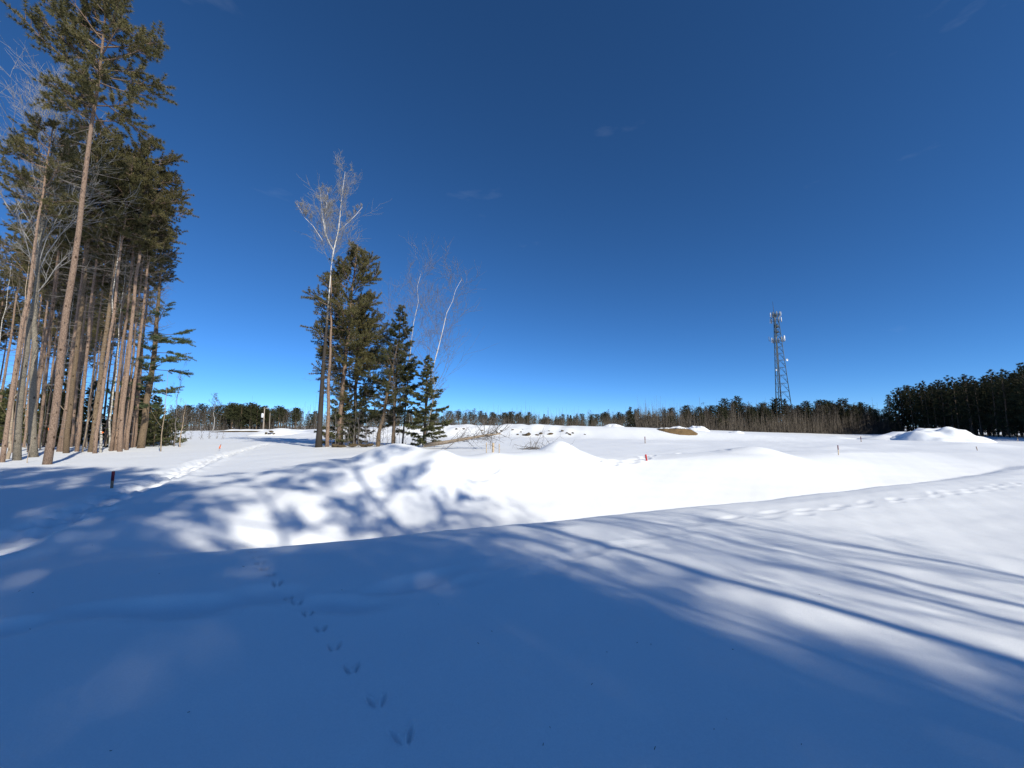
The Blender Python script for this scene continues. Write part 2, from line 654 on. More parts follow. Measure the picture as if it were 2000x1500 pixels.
def make_spruce(seed, H, r0, cr, cb=.05, needle='spruce', bark='dark_bark', dens=1.0, NL=.15, NW=.045, cnt=11, ragged=.25, power=.9):
    g = np.random.default_rng(seed)
    P = trunk_path(g, H, .015)
    out = {'trunk': MB().tube(P, taper(P, r0, .012, H), 10).mesh('spruce_trunk', M[bark], True)}
    lb, nd = MB(), MB()
    C, D = [], []
    n = int(H * 14 * dens)
    for i in range(n):
        t = (i + g.random()) / n
        z = H * (cb + (1 - cb) * t)
        L = cr * ((1 - t) ** power * .95 + .05) * g.uniform(1 - ragged * 1.6, 1 + ragged)
        a = i * 2.4 + g.normal(0, .5)
        pts = limb(g, lb, on(P, z), (math.cos(a), math.sin(a), -.25 + .8 * t), L, .006 + .008 * L, 4, .35)
        for q in range(max(4, int(L * 12 * dens))):
            s = g.uniform(.2, 1) ** .8
            f = s * 4; k = min(3, int(f))
            b = pts[k] + (pts[k + 1] - pts[k]) * (f - k)
            ax = pts[k + 1] - pts[k]; ax /= np.linalg.norm(ax) + 1e-9
            sd_ = np.cross(ax, np.array([0, 0, 1.])) * (1 if q % 2 else -1) + g.normal(0, .25, 3)
            dr = ax * .7 + sd_ * .8; dr /= np.linalg.norm(dr)
            l = (.10 + .30 * L * (1.15 - s)) * g.uniform(.7, 1.2)
            for v in np.arange(.1, 1.01, .085 / max(l, .09)):
                C.append(b + dr * l * v + np.array([0, 0, -.05 * v])); D.append(dr)
        C.append(pts[-1]); D.append(ax)
    nd.needles(np.array(C), np.array(D) * .9, NL, NW, cnt, .5, g)
    out['limbs'] = lb.mesh('spruce_limbs', M[bark])
    out['crown'] = nd.mesh('spruce_crown', M[needle])
    return out


def make_bare(seed, H, r0, bark='grey_bark', twig='twig', fork=.45, spread=.5, nmain=9, lev=3, kids=6, rmin=.004, wob=.05, stems=None, curve=None, twl=1.0):
    """leafless tree; stems: list of polylines for the main stems (overrides the single trunk)"""
    g = np.random.default_rng(seed)
    tb, lb = MB(), MB()
    if stems is None:
        P = trunk_path(g, H, wob)
        if curve:
            P[:, 0] += curve[0] * np.clip(P[:, 2] / H, 0, 1) ** 2 * H
            P[:, 1] += curve[1] * np.clip(P[:, 2] / H, 0, 1) ** 2 * H
        stems = [(P, r0, fork)]
    S0, S1, A0, A1 = [], [], [], []

    def grow(p, d, L, r, lv):
        k = 4
        pts = [p]
        for i in range(k):
            d = d + g.normal(0, .13, 3) + np.array([0, 0, .09])
            d = d / np.linalg.norm(d)
            pts.append(pts[-1] + d * L / k)
        rad = np.linspace(r, max(rmin * .6, r * .35), k + 1)
        for i in range(k):
            S0.append(pts[i]); S1.append(pts[i + 1]); A0.append(rad[i]); A1.append(rad[i + 1])
        if lv <= 0:
            return
        for q in range(kids):
            s = g.uniform(.2, 1) * k
            i = min(k - 1, int(s))
            b = pts[i] + (pts[i + 1] - pts[i]) * (s - i)
            ax = pts[i + 1] - pts[i]; ax = ax / np.linalg.norm(ax)
            sd_ = np.cross(ax, g.normal(0, 1, 3)); sd_ /= np.linalg.norm(sd_)
            grow(b, ax * .75 + sd_ * .65, L * g.uniform(.3, .55) * twl, max(rmin, rad[i] * .5), lv - 1)

    for (P, rr0, fk) in stems:
        P = np.asarray(P, float)
        z = P[:, 2]
        tt = (z - z[0]) / (z[-1] - z[0])
        rad = rr0 * (1 - tt) ** 1.0 + .007
        if z[0] < .2:
            rad = rad + rr0 * .25 * np.exp(-np.maximum(z, 0) / .35)
        tb.tube(P, rad, 10)
        L0 = z[-1] - z[0]
        for i in range(nmain):
            f = fk + (1 - fk) * (i + g.random()) / nmain
            zz = z[0] + L0 * f
            a = i * 2.4 + g.normal(0, .5)
            rr = float(np.interp(zz, z, rad))
            grow(on(P, zz), np.array([math.cos(a) * spread, math.sin(a) * spread, .75]), L0 * .28 * g.uniform(.5, 1.15) * (1.15 - .6 * (f - fk) / (1 - fk + 1e-6)), max(rmin, rr * .42), lev - 1)
    lb.prisms(S0, S1, np.array(A0), np.array(A1), 3)
    return {'trunk': tb.mesh('bare_trunk', M[bark], True), 'crown': lb.mesh('bare_crown', M[twig])}


def make_far_conifer(seed, H, cr, cb, kind):
    g = np.random.default_rng(seed)
    P = trunk_path(g, H, .03, 8)
    out = {'trunk': MB().tube(P, taper(P, .16, .02, H), 6).mesh('far_trunk', M['brown_bark'], True)}
    C, D = [], []
    n = int(34 + H * 3)
    for i in range(n):
        t = (i + g.random()) / n
        z = H * (cb + (1 - cb) * t)
        if kind == 'spruce':
            L = cr * ((1 - t) ** .85 + .05) * g.uniform(.65, 1.2)
        else:
            L = cr * max(.3, math.sin(math.pi * min(1, .25 + .68 * t)) ** .7) * g.uniform(.6, 1.2)
        a = i * 2.4 + g.normal(0, .5)
        dv = np.array([math.cos(a), math.sin(a), (-.2 if kind == 'spruce' else .1) + .5 * t])
        for s in np.arange(.25, 1.01, .30 / max(L, .5)):
            for e in range(2):
                C.append(on(P, z) + dv * L * s + g.normal(0, .10 + .12 * s, 3)); D.append(dv + g.normal(0, .3, 3))
    nd = MB().needles(np.array(C), np.array(D) * .6 + np.array([0, 0, .2]), .42, .13, 11, .6, g)
    out['crown'] = nd.mesh('far_crown', M['far_pine'])
    return out


def plant(proto, name, label, cat, loc, rz=0.0, scale=1.0, group=None, tilt=(0, 0)):
    t = thing(name, label, cat, loc, rz, group, scale, tilt)
    for k, me in proto.items():
        part(k, me, t)
    return t


def stand(px, py, depth=None):
    """ground point for something whose base shows at px, py (or at a given depth)"""
    if depth is None:
        p = G(px, py)
    else:
        p = at(px, py, depth)
    return (float(p[0]), float(p[1]), gz(p[0], p[1]))


# ------------------------------------------------------------------ prototypes
PINE = [make_pine(101, 21.0, .105, .68, 2.1, dens=1.6, nlimb=50), make_pine(102, 20.5, .102, .68, 2.2, nlimb=42, dens=1.4), make_pine(103, 19.0, .108, .66, 2.3, nlimb=40, bark='brown_bark', dens=1.3),
        make_pine(104, 20.0, .078, .70, 1.9, nlimb=36, dead=40, dens=1.3)]
SPR = [make_spruce(201, 5.0, .06, 1.35), make_spruce(202, 4.0, .05, 1.2)]

# ------------------------------------------------------------------ the pine stand on the left
GP = 'tall pines of the stand'


def mark(t, z, r, ang):
    mb = MB()
    n = 10
    V = [(math.cos(ang) * (r + .012), math.sin(ang) * (r + .012), z)]
    for k in range(n):
        a = 2 * math.pi * k / n
        rad = .055 * (1 + .3 * math.sin(3 * a + 1))
        aa = ang + math.cos(a) * rad / r
        V.append((math.cos(aa) * (r + .008), math.sin(aa) * (r + .008), z + math.sin(a) * rad))
    mb.add(V, [(0, 1 + k, 1 + (k + 1) % n) for k in range(n)])
    part('paint_mark', mb.mesh('paint_mark', M['orange']), t)


def plain(name, c, rough=.6, var=.25):
    def bd(n, b):
        f = noise(n, coords(n), 14, 4)
        lo = tuple(v * (1 - var) for v in c); hi = tuple(min(1, v * (1 + var)) for v in c)
        n.links.new(ramp(n, f, [(.3, lo), (.7, hi)]), b.inputs['Base Color'])
    return material(name, c, rough, bd)


M['orange'] = plain('orange_paint', (.75, .16, .03))
M['lath'] = plain('lath_wood', (.5, .39, .27))
M['stake_wood'] = plain('weathered_stake', (.23, .16, .11))
M['red_paint'] = plain('red_paint', (.45, .03, .03))
M['dark_red'] = plain('dark_red_paint', (.12, .015, .03))
M['steel'] = plain('tower_steel', (.07, .105, .125), .5)
M['dark_steel'] = plain('dark_steel', (.04, .05, .06), .5)
M['panel'] = plain('antenna_white', (.7, .72, .74), .4, .05)
M['panel_grey'] = plain('antenna_grey', (.2, .23, .26), .5, .1)
M['dirt'] = plain('bare_dirt', (.17, .11, .05), .95, .5)
M['clod'] = plain('frozen_clod', (.09, .065, .035), .95, .5)
M['pole'] = plain('pole_wood', (.35, .3, .25), .8)

t = plant(PINE[0], 'red_pine', 'thick straight red pine with an orange paint dot, out in front of the stand', 'tree', stand(92, 907), 2.2, 1.0)
mark(t, 1.35, .128, R(-60) - 2.2)
plant(PINE[1], 'red_pine', 'tall red pine with scaly pinkish bark, next behind the paint-dotted pine', 'tree', stand(116, 882), 1.0, 1.02)
BARE_L = make_bare(301, 17.5, .14, 'grey_bark', 'pale_twig', .5, .28, 16, 3, 8, .006, .05)
BARE_L2 = make_bare(302, 16.5, .115, 'grey_bark', 'pale_twig', .45, .26, 15, 3, 8, .006, .06)
plant(BARE_L, 'bare_aspen', 'thick grey leafless aspen with a pale branching top among the pines', 'tree', stand(65, 893), .4, 1.03, None, (0, R(-3)))
plant(BARE_L2, 'bare_aspen', 'leafless aspen with a twisting grey trunk beside the thick aspen', 'tree', stand(33, 899), 2.0, 1.0, None, (0, R(-1)))
plant(PINE[3], 'red_pine', 'slim tan pine trunk at the outer end of the stand, in front of the aspens', 'tree', stand(4, 903), .5, .78)
plant(PINE[2], 'red_pine', 'dark brown pine standing close behind the two front pines', 'tree', stand(129, 885), 1.7, .96)
plant(PINE[3], 'red_pine', 'thin shaded pine between the dark brown pine and the birch', 'tree', stand(150, 882), 3.0, .93)
plant(PINE[2], 'red_pine', 'reddish dark pine leaning close beside the white birch', 'tree', stand(177, 883), 4.2, 1.0)
BIRCH_L = make_bare(303, 15, .055, 'birch', 'twig', .5, .45, 9, 3, 5, .005, .05)
t = plant(BIRCH_L, 'paper_birch', 'slender white birch with an orange paint mark inside the pine stand', 'tree', stand(196, 884), 0, 1.0)
mark(t, 1.15, .066, R(-60))
plant(PINE[3], 'red_pine', 'thin reddish pine just past the white birch', 'tree', stand(217, 881), .9, .9)
plant(PINE[1], 'red_pine', 'straight pinkish pine of a close pair near the white birch, the thicker one', 'tree', stand(234, 882), 3.6, .98)
plant(PINE[3], 'red_pine', 'straight pinkish pine of a close pair near the white birch, the thinner one', 'tree', stand(247, 879), 5.1, .97)


def white_pine():
    g = np.random.default_rng(330)
    H = 14.5
    P = trunk_path(g, H, .05)
    out = {'trunk': MB().tube(P, taper(P, .19, .02, H), 12).mesh('pine_trunk', M['brown_bark'], True)}
    lb, nd, db = MB(), MB(), MB()
    C, D = [], []
    for i, z in enumerate(list(np.linspace(2.6, 8.8, 27))):
        a = R(-25) + g.normal(0, .75) if i % 3 else R(150) + g.normal(0, .8)
        L = g.uniform(1.8, 3.2) * (1 if i % 3 else .7)
        pts = limb(g, lb, on(P, z), (math.cos(a), math.sin(a), .05), L, .03, 6, .12)
        for q in range(24):
            s = g.uniform(.35, 1) * 6; k = min(5, int(s))
            b = pts[k] + (pts[k + 1] - pts[k]) * (s - k)
            ax = pts[k + 1] - pts[k]; ax /= np.linalg.norm(ax)
            sd_ = np.cross(ax, (0, 0, 1.)) * (1 if q % 2 else -1)
            dr = ax * .8 + sd_ * .7 + g.normal(0, .15, 3); dr /= np.linalg.norm(dr)
            l = g.uniform(.3, .75)
            lb.prisms([b], [b + dr * l], .009, .004, 3)
            for v in np.arange(.3, 1.01, .1 / l):
                C.append(b + dr * l * v); D.append(dr * .5 + np.array([0, 0, .35]))
    for i in range(70):
        z = g.uniform(7.5, 14.3)
        a = g.uniform(0, 6.28)
        L = g.uniform(.5, 1.7) * (1.3 - z / 20)
        pts = limb(g, db, on(P, z), (math.cos(a), math.sin(a), .25), L, .014, 4, .5)
        for q in range(7):
            k = g.integers(1, 5)
            dd = g.normal(0, 1, 3) + np.array([0, 0, .4])
            db.prisms([pts[k]], [pts[k] + dd / np.linalg.norm(dd) * g.uniform(.2, .55)], .006, .003, 3)
    nd.needles(np.array(C), np.array(D), .15, .024, 14, .5, g)
    out['limbs'] = lb.mesh('pine_limbs', M['brown_bark'])
    out['dead_branches'] = db.mesh('dead_branches', M['twig'])
    out['crown'] = nd.mesh('pine_crown', M['white_pine'])
    return out


plant(white_pine(), 'white_pine', 'brown white pine with flat green boughs low down and a dead twiggy top', 'tree', stand(275, 875), 0, 1.0)
SNAG = make_bare(340, 9.5, .055, 'dead_wood', 'dead_wood', .3, .5, 5, 1, 2, .006, .04)
STUB = make_bare(341, 4.0, .05, 'dead_wood', 'twig', .35, .5, 7, 2, 3, .004, .02)
plant(SNAG, 'dead_snag', 'pale barkless dead pole standing near the grey aspens', 'tree', stand(14, 897), 0, 1.0)
plant(SNAG, 'dead_snag', 'thin light dead pole just in front of the dark pine next to the birch', 'tree', stand(161, 883), 2, .62)
plant(SNAG, 'dead_snag', 'thin tan dead pole close behind the paint-dotted pine', 'tree', stand(126, 882), 4, .8)
plant(STUB, 'dead_snag', 'short orange-brown dead stem at the open end of the stand', 'tree', stand(351, 873), 1, .85)
plant(STUB, 'dead_snag', 'broken knee-high sapling stump in front of the aspens', 'stump', stand(53, 904), 1, .26)
# saplings and poles between the trunks
for k in range(16):
    px = [8, 22, 40, 48, 78, 104, 140, 168, 188, 207, 226, 256, 262, 290, 315, 333][k]
    plant(SNAG if k % 3 else STUB, 'sapling', 'thin bare sapling growing between the trunks of the pine stand', 'sapling', stand(px, 870 + rng.uniform(0, 10), rng.uniform(24, 34)), rng.uniform(0, 6), rng.uniform(.42, .75), 'saplings in the pine stand')
# the depth of the stand
g = np.random.default_rng(55)
n = 0
while n < 62:
    px, d = g.uniform(-420, 262), g.uniform(31, 68)
    if px > 268 - (d - 30) * 1.6:
        continue
    p = stand(px, 870, d)
    kq = int(g.integers(0, 4))
    plant(PINE[kq], 'red_pine', ['straight pinkish red pine deeper inside the pine stand', 'tall thin-crowned pinkish pine deeper inside the pine stand', 'brown-barked pine deeper inside the pine stand', 'very slender pine deeper inside the pine stand'][kq], 'tree', p, g.uniform(0, 6.28), g.uniform(.86, 1.04), 'pines deeper in the stand')
    n += 1
for k, px in enumerate([-30, 12, 24, 46, 58, 74, 84, 102, 122, 138, 146, 165, 186, 205, 214, 226, 240, 256, 262]):
    plant(PINE[3] if k % 7 else BIRCH_L, 'red_pine' if k % 7 else 'paper_birch', 'slender straight pine packed in behind the front trunks of the stand' if k % 7 else 'thin whitish birch packed in behind the front trunks of the stand', 'tree',
          stand(px, 875, g.uniform(22, 30)), g.uniform(0, 6.28), g.uniform(.74, .92), 'slim trunks packed behind the front row' if k % 7 else 'thin birches behind the front row')
for k in range(64):
    d = g.uniform(27, 58)
    px = g.uniform(-60, 335 - max(0, d - 32) * 3.2)
    plant(SPR[k % 2], 'young_fir', 'young dark fir in the understorey of the pine stand', 'tree', stand(px, 868, d), g.uniform(0, 6.28), g.uniform(.6, 1.5), 'young firs under the pines')
RAG = make_spruce(203, 4.0, .04, 1.7, .03, dens=.7, ragged=.6, power=.45)
for (px, d, s) in [(300, 29, .6), (322, 30, .55), (338, 31, .45), (285, 31, .75), (312, 33, .7), (296, 34, .8), (330, 34, .6)]:
    plant(RAG, 'young_fir', 'low bushy fir at the open end of the pine stand', 'tree', stand(px, 870, d), g.uniform(0, 6.28), s, 'low firs at the end of the stand')
SHRUB = make_bare(350, 1.3, .012, 'twig', 'twig', .1, .9, 12, 3, 4, .004, .02)
for k, (px, py, s) in enumerate([(372, 858, 1), (392, 858, 1.1), (408, 857, 1.2), (424, 857, 1), (436, 858, .8), (362, 862, .8)]):
    plant(SHRUB, 'leafless_shrub', 'low leafless grey shrub poking out of the snow beyond the pine stand', 'shrub', stand(px, py), k, s, 'shrubs beyond the stand')
WISP = make_bare(351, 6.5, .035, 'twig', 'twig', .3, .7, 9, 3, 4, .005, .05)
plant(WISP, 'bare_sapling', 'wispy leafless sapling beside the short orange-brown dead stem', 'sapling', stand(340, 872), 0, .9)

# ------------------------------------------------------------------ the island of trees
D0 = 28.0


def wp(pts, d, base):
    """polyline through pixels at one depth, relative to a base point"""
    return np.array([at(x, y, d) for x, y in pts]) - np.array(base)


b = stand(622, 873, D0)
stems = [(wp([(622, 882), (624, 840), (631, 720), (641, 600), (647, 520), (652, 488)], D0, b), .2, .9),
         (wp([(648, 510), (652, 488), (661, 450), (664, 420), (668, 380), (674, 335)], D0, b), .05, .3),
         (wp([(652, 490), (641, 470), (634, 450), (629, 415), (625, 370)], D0, b), .036, .3),
         (wp([(636, 462), (634, 430), (638, 400), (640, 375)], D0, b), .032, .3),
         (wp([(662, 452), (676, 438), (695, 420), (708, 404)], D0 + .5, b), .025, .3),
         (wp([(630, 470), (612, 442), (595, 425), (580, 398)], D0 - .3, b), .02, .4)]
plant(make_bare(401, 0, 0, 'poplar', 'pale_twig', .2, .5, 15, 3, 6, .008, .03, stems, twl=1.15), 'bare_poplar', 'tallest leafless poplar of the tree island, dark below with a white forked top', 'tree', b)
plant(make_pine(402, 16.2, .15, .34, 2.7, 'red_bark', 'pine', 1.9, 70, 50), 'red_pine', 'bushy red pine right beside the white-topped poplar', 'tree', stand(660, 873, D0 + 1.2), 1.0, 1.0, None, (0, R(4.5)))
plant(make_pine(403, 13.5, .11, .5, 1.7, 'red_bark', 'pine', .6, 15, 70), 'red_pine', 'slim pink-barked pine leaning against the poplar trunk', 'tree', stand(639, 873, D0 + .1), 3.0, .98, None, (0, R(1)))
plant(make_pine(404, 11.8, .13, .26, 2.8, 'dark_bark', 'pine', 1.7, 62, 60), 'red_pine', 'pine with its wide crown reaching over the spruce of the island', 'tree', stand(692, 868, D0 + 2.2), 2.0, 1.0, None, (0, R(8)))
plant(make_spruce(405, 5.2, .07, 1.9), 'dark_fir', 'dark low fir behind the poplar trunk', 'tree', stand(668, 866, D0 + 2), 0, .95)
plant(SPR[0], 'dark_fir', 'bushy dark fir between the poplar and the pine crowns of the island', 'tree', stand(700, 866, D0 + 2.5), 1, .9)
plant(make_spruce(406, 10.6, .12, 2.0, .14, dens=1.0, ragged=.5, power=.65), 'spruce', 'tall narrow spruce in the middle of the tree island', 'tree', stand(768, 866, D0 + 1), .6, 1.0, None, (0, R(1.5)))
plant(make_spruce(407, 6.2, .09, 1.6, .04, dens=1.1, ragged=.5, power=.6), 'spruce', 'short dense spruce at the fallen-tree end of the island', 'tree', stand(830, 868, 27.0), 2.6, 1.0)
plant(make_pine(408, 7.5, .11, .35, 1.5, 'brown_bark', 'spruce', .9, 34, 40), 'leaning_pine', 'thin half-dead pine with a slanting trunk in front of the spruce', 'tree', stand(738, 867, D0 - .3), 0, 1.0, None, (0, R(9)))
plant(make_bare(409, 7, .1, 'dark_bark', 'twig', .35, .6, 12, 3, 5, .005, .04), 'bare_tree', 'dark bare trunk standing under the tall narrow spruce', 'tree', stand(767, 866, D0 - .2), 0, .9)
b = stand(826, 868, 26.6)
plant(make_bare(410, 0, 0, 'birch', 'twig', .35, .6, 13, 3, 5, .005, .03, [(wp([(826, 876), (832, 850), (842, 800), (850, 762), (846, 730)], 26.6, b), .045, .5)]), 'paper_birch', 'thin white birch stem in front of the short dense spruce', 'tree', b)
b = stand(836, 866, 27.6)
plant(make_bare(411, 0, 0, 'young_poplar', 'twig', .3, .75, 24, 3, 5, .006, .03, twl=1.45, stems=[(wp([(826, 870), (832, 800), (842, 730), (856, 680), (866, 640), (872, 612), (884, 588), (890, 566), (902, 545)], 27.6, b), .055, .28)]), 'bare_poplar', 'leafless poplar leaning away from the island above the short spruce', 'tree', b)
b = stand(790, 864, 30)
plant(make_bare(412, 0, 0, 'young_poplar', 'twig', .55, .6, 20, 3, 5, .006, .03, twl=1.4, stems=[(wp([(786, 868), (795, 760), (803, 670), (808, 630), (817, 590), (815, 560), (822, 535)], 30, b), .05, .45)]), 'bare_poplar', 'pale leafless poplar rising behind the tall narrow spruce', 'tree', b)
for k, (px, d, s) in enumerate([(700, 27.6, .7), (715, 28.4, .8), (748, 28.2, .6), (690, 28.8, .9), (728, 29, .7), (655, 27.7, .9), (780, 27.4, .6), (805, 27, .5)]):
    plant(WISP, 'bare_sapling', 'thin bare sapling in the brush of the tree island', 'sapling', stand(px, 868, d), k * 1.3, s * .6, 'saplings in the tree island')
for k, (px, d, s) in enumerate([(672, 27.4, .9), (690, 27.6, 1), (712, 27.3, 1), (735, 27.5, .8), (757, 27.2, .9), (648, 27.5, .6), (790, 26.8, .8), (848, 26.6, .6), (680, 28.5, 1.2), (702, 28.8, 1.3), (722, 28.6, 1.2), (742, 28.9, 1.2), (770, 28.4, 1.2), (660, 28.6, 1.1)]):
    plant(SHRUB, 'leafless_shrub', 'low tangle of bare twigs at the foot of the tree island', 'shrub', stand(px, 868, d), k * 1.1, s, 'brush under the tree island')


# fallen tree and brush
def fallen():
    g = np.random.default_rng(420)
    b = stand(838, 870, 25.5)
    P = np.array([at(832, 869, 25.5), at(870, 864, 25.2), at(910, 857, 25), at(950, 850, 24.8), at(978, 847, 24.8)]) - np.array(b)
    P[:, 2] = np.maximum(P[:, 2], [.05, .15, .3, .42, .5])
    tb, lb = MB(), MB()
    tb.tube(P, [.13, .115, .095, .07, .04], 10)
    for i in range(46):
        f = g.uniform(.25, 1) * 4; k = min(3, int(f))
        p = P[k] + (P[k + 1] - P[k]) * (f - k)
        d = g.normal(0, 1, 3) * np.array([1, .8, .7]) + np.array([.8, 0, .15])
        d /= np.linalg.norm(d)
        pts = limb(g, lb, p, d, g.uniform(.5, 2.0), g.uniform(.012, .03), 4, g.uniform(-.3, .9))
        for q in range(6):
            kk = g.integers(1, 5)
            dd = g.normal(0, 1, 3) + np.array([.3, 0, .2])
            limb(g, lb, pts[kk], dd / np.linalg.norm(dd), g.uniform(.25, .8), .008, 3, .3)
    t = thing('fallen_tree', 'fallen leafless tree lying on the snow beside the tree island', 'fallen tree', b)
    part('trunk', tb.mesh('fallen_trunk', M['dead_wood'], True), t)
    part('branches', lb.mesh('fallen_branches', M['twig']), t)
    lb = MB()
    b = stand(1055, 868, 25.5)
    for i in range(34):
        p = np.array([g.normal(-.2, .55), g.normal(0, .4), .05])
        d = g.normal(0, 1, 3) * np.array([1, .6, .55]); d[2] = abs(d[2]) * .7 + .05
        pts = limb(g, lb, p, d / np.linalg.norm(d), g.uniform(.5, 1.6), g.uniform(.010, .022), 5, g.uniform(-.9, .4))
        for q in range(6):
            kk = g.integers(1, 6)
            dd = g.normal(0, 1, 3)
            limb(g, lb, pts[kk], dd / np.linalg.norm(dd), g.uniform(.2, .6), .007, 3, .2)
    t = thing('brush_pile', 'heap of cut bare branches behind the peaked snow mound', 'brush pile', b)
    part('branches', lb.mesh('brush', M['twig']), t)


fallen()


# ------------------------------------------------------------------ survey stakes and flag
def stake(px, py, top, wd, label, body, paint, frac=.5, tilt=(0, 0), depth=None, side=None):
    p = stand(px, py, depth)
    hgt = max(.12, (py - top) / F * p[1])
    t = thing('survey_stake', label, 'stake', p, R(rng.uniform(-15, 15)), None, 1, tilt)
    z1 = hgt * (1 - frac)
    m = MB().box((0, 0, (z1 - .12) / 2), (wd, wd * .5, z1 + .12))
    part('lath', m.mesh('lath', M[body]), t)
    m = MB()
    m.box((0, 0, z1 + hgt * frac / 2 + .001), (wd * 1.06, wd * .56, hgt * frac))
    part('painted_top', m.mesh('painted_top', M[paint]), t)
    if side:
        m = MB().box((wd * .62, 0, hgt * .55), (wd * .2, wd * .5, hgt * .8))
        part('pale_edge', m.mesh('pale_edge', M[side]), t)


stake(218, 954, 922, .05, 'dark red-topped survey stake standing alone in the shaded snow', 'stake_wood', 'dark_red', .55)
stake(1263, 900, 888, .06, 'tilted red and white stake by the drifted footprints', 'red_paint', 'red_paint', .5, (0, R(-7)), None, 'panel')
stake(1638, 889, 870, .045, 'slim wooden stake with dark red top past the long low mound', 'lath', 'dark_red', .45)
stake(1260, 866, 853, .06, 'thin grey stake out on the flat field in line with the red and white stake', 'stake_wood', 'dark_red', .5)
stake(1682, 863, 853, .08, 'thin dark stake before the gap in the far trees', 'stake_wood', 'dark_red', .5)
stake(1988, 862, 854, .09, 'small pale post on the field by the dark plantation', 'lath', 'stake_wood', .4)
stake(950, 886, 866, .03, 'thin lath of the three on the small mound, next to the fallen tree', 'lath', 'lath', .4, depth=13.6)
stake(963, 884, 866, .075, 'wide pale board between two thin laths on the small mound', 'lath', 'lath', .4, depth=13.6)
stake(975, 885, 868, .03, 'thin lath of the three on the small mound, next to the peaked mound', 'lath', 'lath', .4, depth=13.6)
stake(1909, 880, 872, .05, 'short dark bent stake stub in the snow near the big pile', 'stake_wood', 'stake_wood', .5, (0, R(-14)))
p = stand(429, 880)
t = thing('marker_flag', 'small orange marker flag on a wire beside the deep snow trail', 'flag', p)
part('wire', MB().tube([(0, 0, -.1), (.01, 0, .2), (.05, 0, .42)], [.006] * 3, 6).mesh('wire', M['dark_steel']), t)
V = []
for i in range(5):
    for s in (0, 1):
        V.append((.045 - .13 * s * (i / 4.0) ** .8 + .01 * math.sin(i), .02 * math.sin(i * 1.7 + s), .42 - .3 * i / 4))
fm = MB().add(V, None, [(2 * i, 2 * i + 1, 2 * i + 3, 2 * i + 2) for i in range(4)])
part('flag_cloth', fm.mesh('flag_cloth', M['orange']), t)


# ------------------------------------------------------------------ snow piles, dirt pile, clods, road bank
def heap(name, label, cat, px, py, d, rx, ry, seed, mat, flat=.0, rough=.12, snowcap=None):
    p = at(px, py, d)
    base = gz(p[0], p[1])
    H = p[2] - base
    g = np.linspace(-1.25, 1.25, 44)
    X, Y = np.meshgrid(g, g, indexing='ij')
    rr = np.sqrt(X * X + Y * Y)
    prof = np.clip(1 - rr, -.25, 1)
    prof = np.where(prof > 0, prof ** .85, prof)
    prof = np.minimum(prof, 1 - flat) / (1 - flat)
    nz = sn(X, Y, .55, seed) * rough + sn(X, Y, .22, seed + 1) * rough * .45
    Z = prof * H + nz * H * np.clip(prof * 3, 0, 1)
    wx, wy = X * rx, Y * ry
    gzv = ground(wx + p[0], wy + p[1]) - base
    Z = np.where(prof > 0, Z + gzv * (1 - np.clip(prof, 0, 1)), gzv - .3)
    m = len(g)
    i, j = np.meshgrid(np.arange(m - 1), np.arange(m - 1), indexing='ij')
    Q = np.stack([i * m + j, (i + 1) * m + j, (i + 1) * m + j + 1, i * m + j + 1], -1).reshape(-1, 4)
    t = thing(name, label, cat, (p[0], p[1], base))
    V = np.stack([wx.ravel(), wy.ravel(), Z.ravel()], 1)
    if snowcap:
        cz = Z[Q // m, Q % m].mean(1) / H
        cyy = wy.ravel()[Q].mean(1) / ry
        cap = (cz + .35 * cyy + .12 * sn(wx.ravel()[Q].mean(1), cyy * 0, 1.0, seed)) > snowcap
        part('bare_soil', MB().add(V, None, Q[~cap]).mesh('soil', M[mat], True), t)
        V2 = V.copy(); V2[:, 2] += .05
        part('snow_cap', MB().add(V2, None, Q[cap]).mesh('cap', M['snow'], True), t)
    else:
        part('snow_body', MB().add(V, None, Q).mesh('heap', M[mat], True), t)
    return t


heap('snow_pile', 'largest flat-topped ploughed snow pile before the dark plantation', 'snow pile', 1832, 837, 70, 7.2, 6, 61, 'snow', .24, .2)
heap('snow_pile', 'smooth long snow pile behind the largest pile', 'snow pile', 1772, 844, 82, 7.5, 5, 63, 'snow', .3, .05)
heap('snow_pile', 'small pointed snow pile beside the smooth long pile', 'snow pile', 1727, 850, 76, 4.4, 4, 65, 'snow', .05, .08)
heap('snow_pile', 'low snow hump standing before the gap in the trees', 'snow pile', 1632, 852, 80, 3.6, 3, 67, 'snow', .05, .1)
heap('snow_pile', 'tiny rough snow heap on the far pad edge', 'snow pile', 1198, 828, 78, 2.2, 2, 69, 'snow', .2, .2)
heap('snow_pile', 'rough snow heap next to the bare dirt pile', 'snow pile', 1361, 833, 66, 2.0, 2, 71, 'snow', .3, .25)
heap('snow_pile', 'small rounded snow hump on the pad, beyond the dirt pile', 'snow pile', 1438, 842, 66, 1.2, 1.2, 73, 'snow', .4, .1)
lp = heap('snow_pile', 'broad rounded snow pile with dark rocks in its side, near the road bank', 'snow pile', 546, 836, 62, 4.6, 4, 75, 'snow', .1, .05)
heap('dirt_pile', 'brown bare dirt pile with a snow cap on the far field', 'dirt pile', 1322, 835, 56, 2.8, 2.4, 77, 'dirt', .12, .3, .66)


def rock_mesh(seed, s):
    g = np.random.default_rng(seed)
    import bmesh
    bm = bmesh.new()
    bmesh.ops.create_icosphere(bm, subdivisions=2, radius=1)
    for v in bm.verts:
        v.co *= 1 + g.normal(0, .16)
        v.co.z *= .6
    me = bpy.data.meshes.new('clod')
    bm.to_mesh(me); bm.free()
    me.materials.append(M['clod'])
    return me


CL = [rock_mesh(1, 1), rock_mesh(2, 1)]


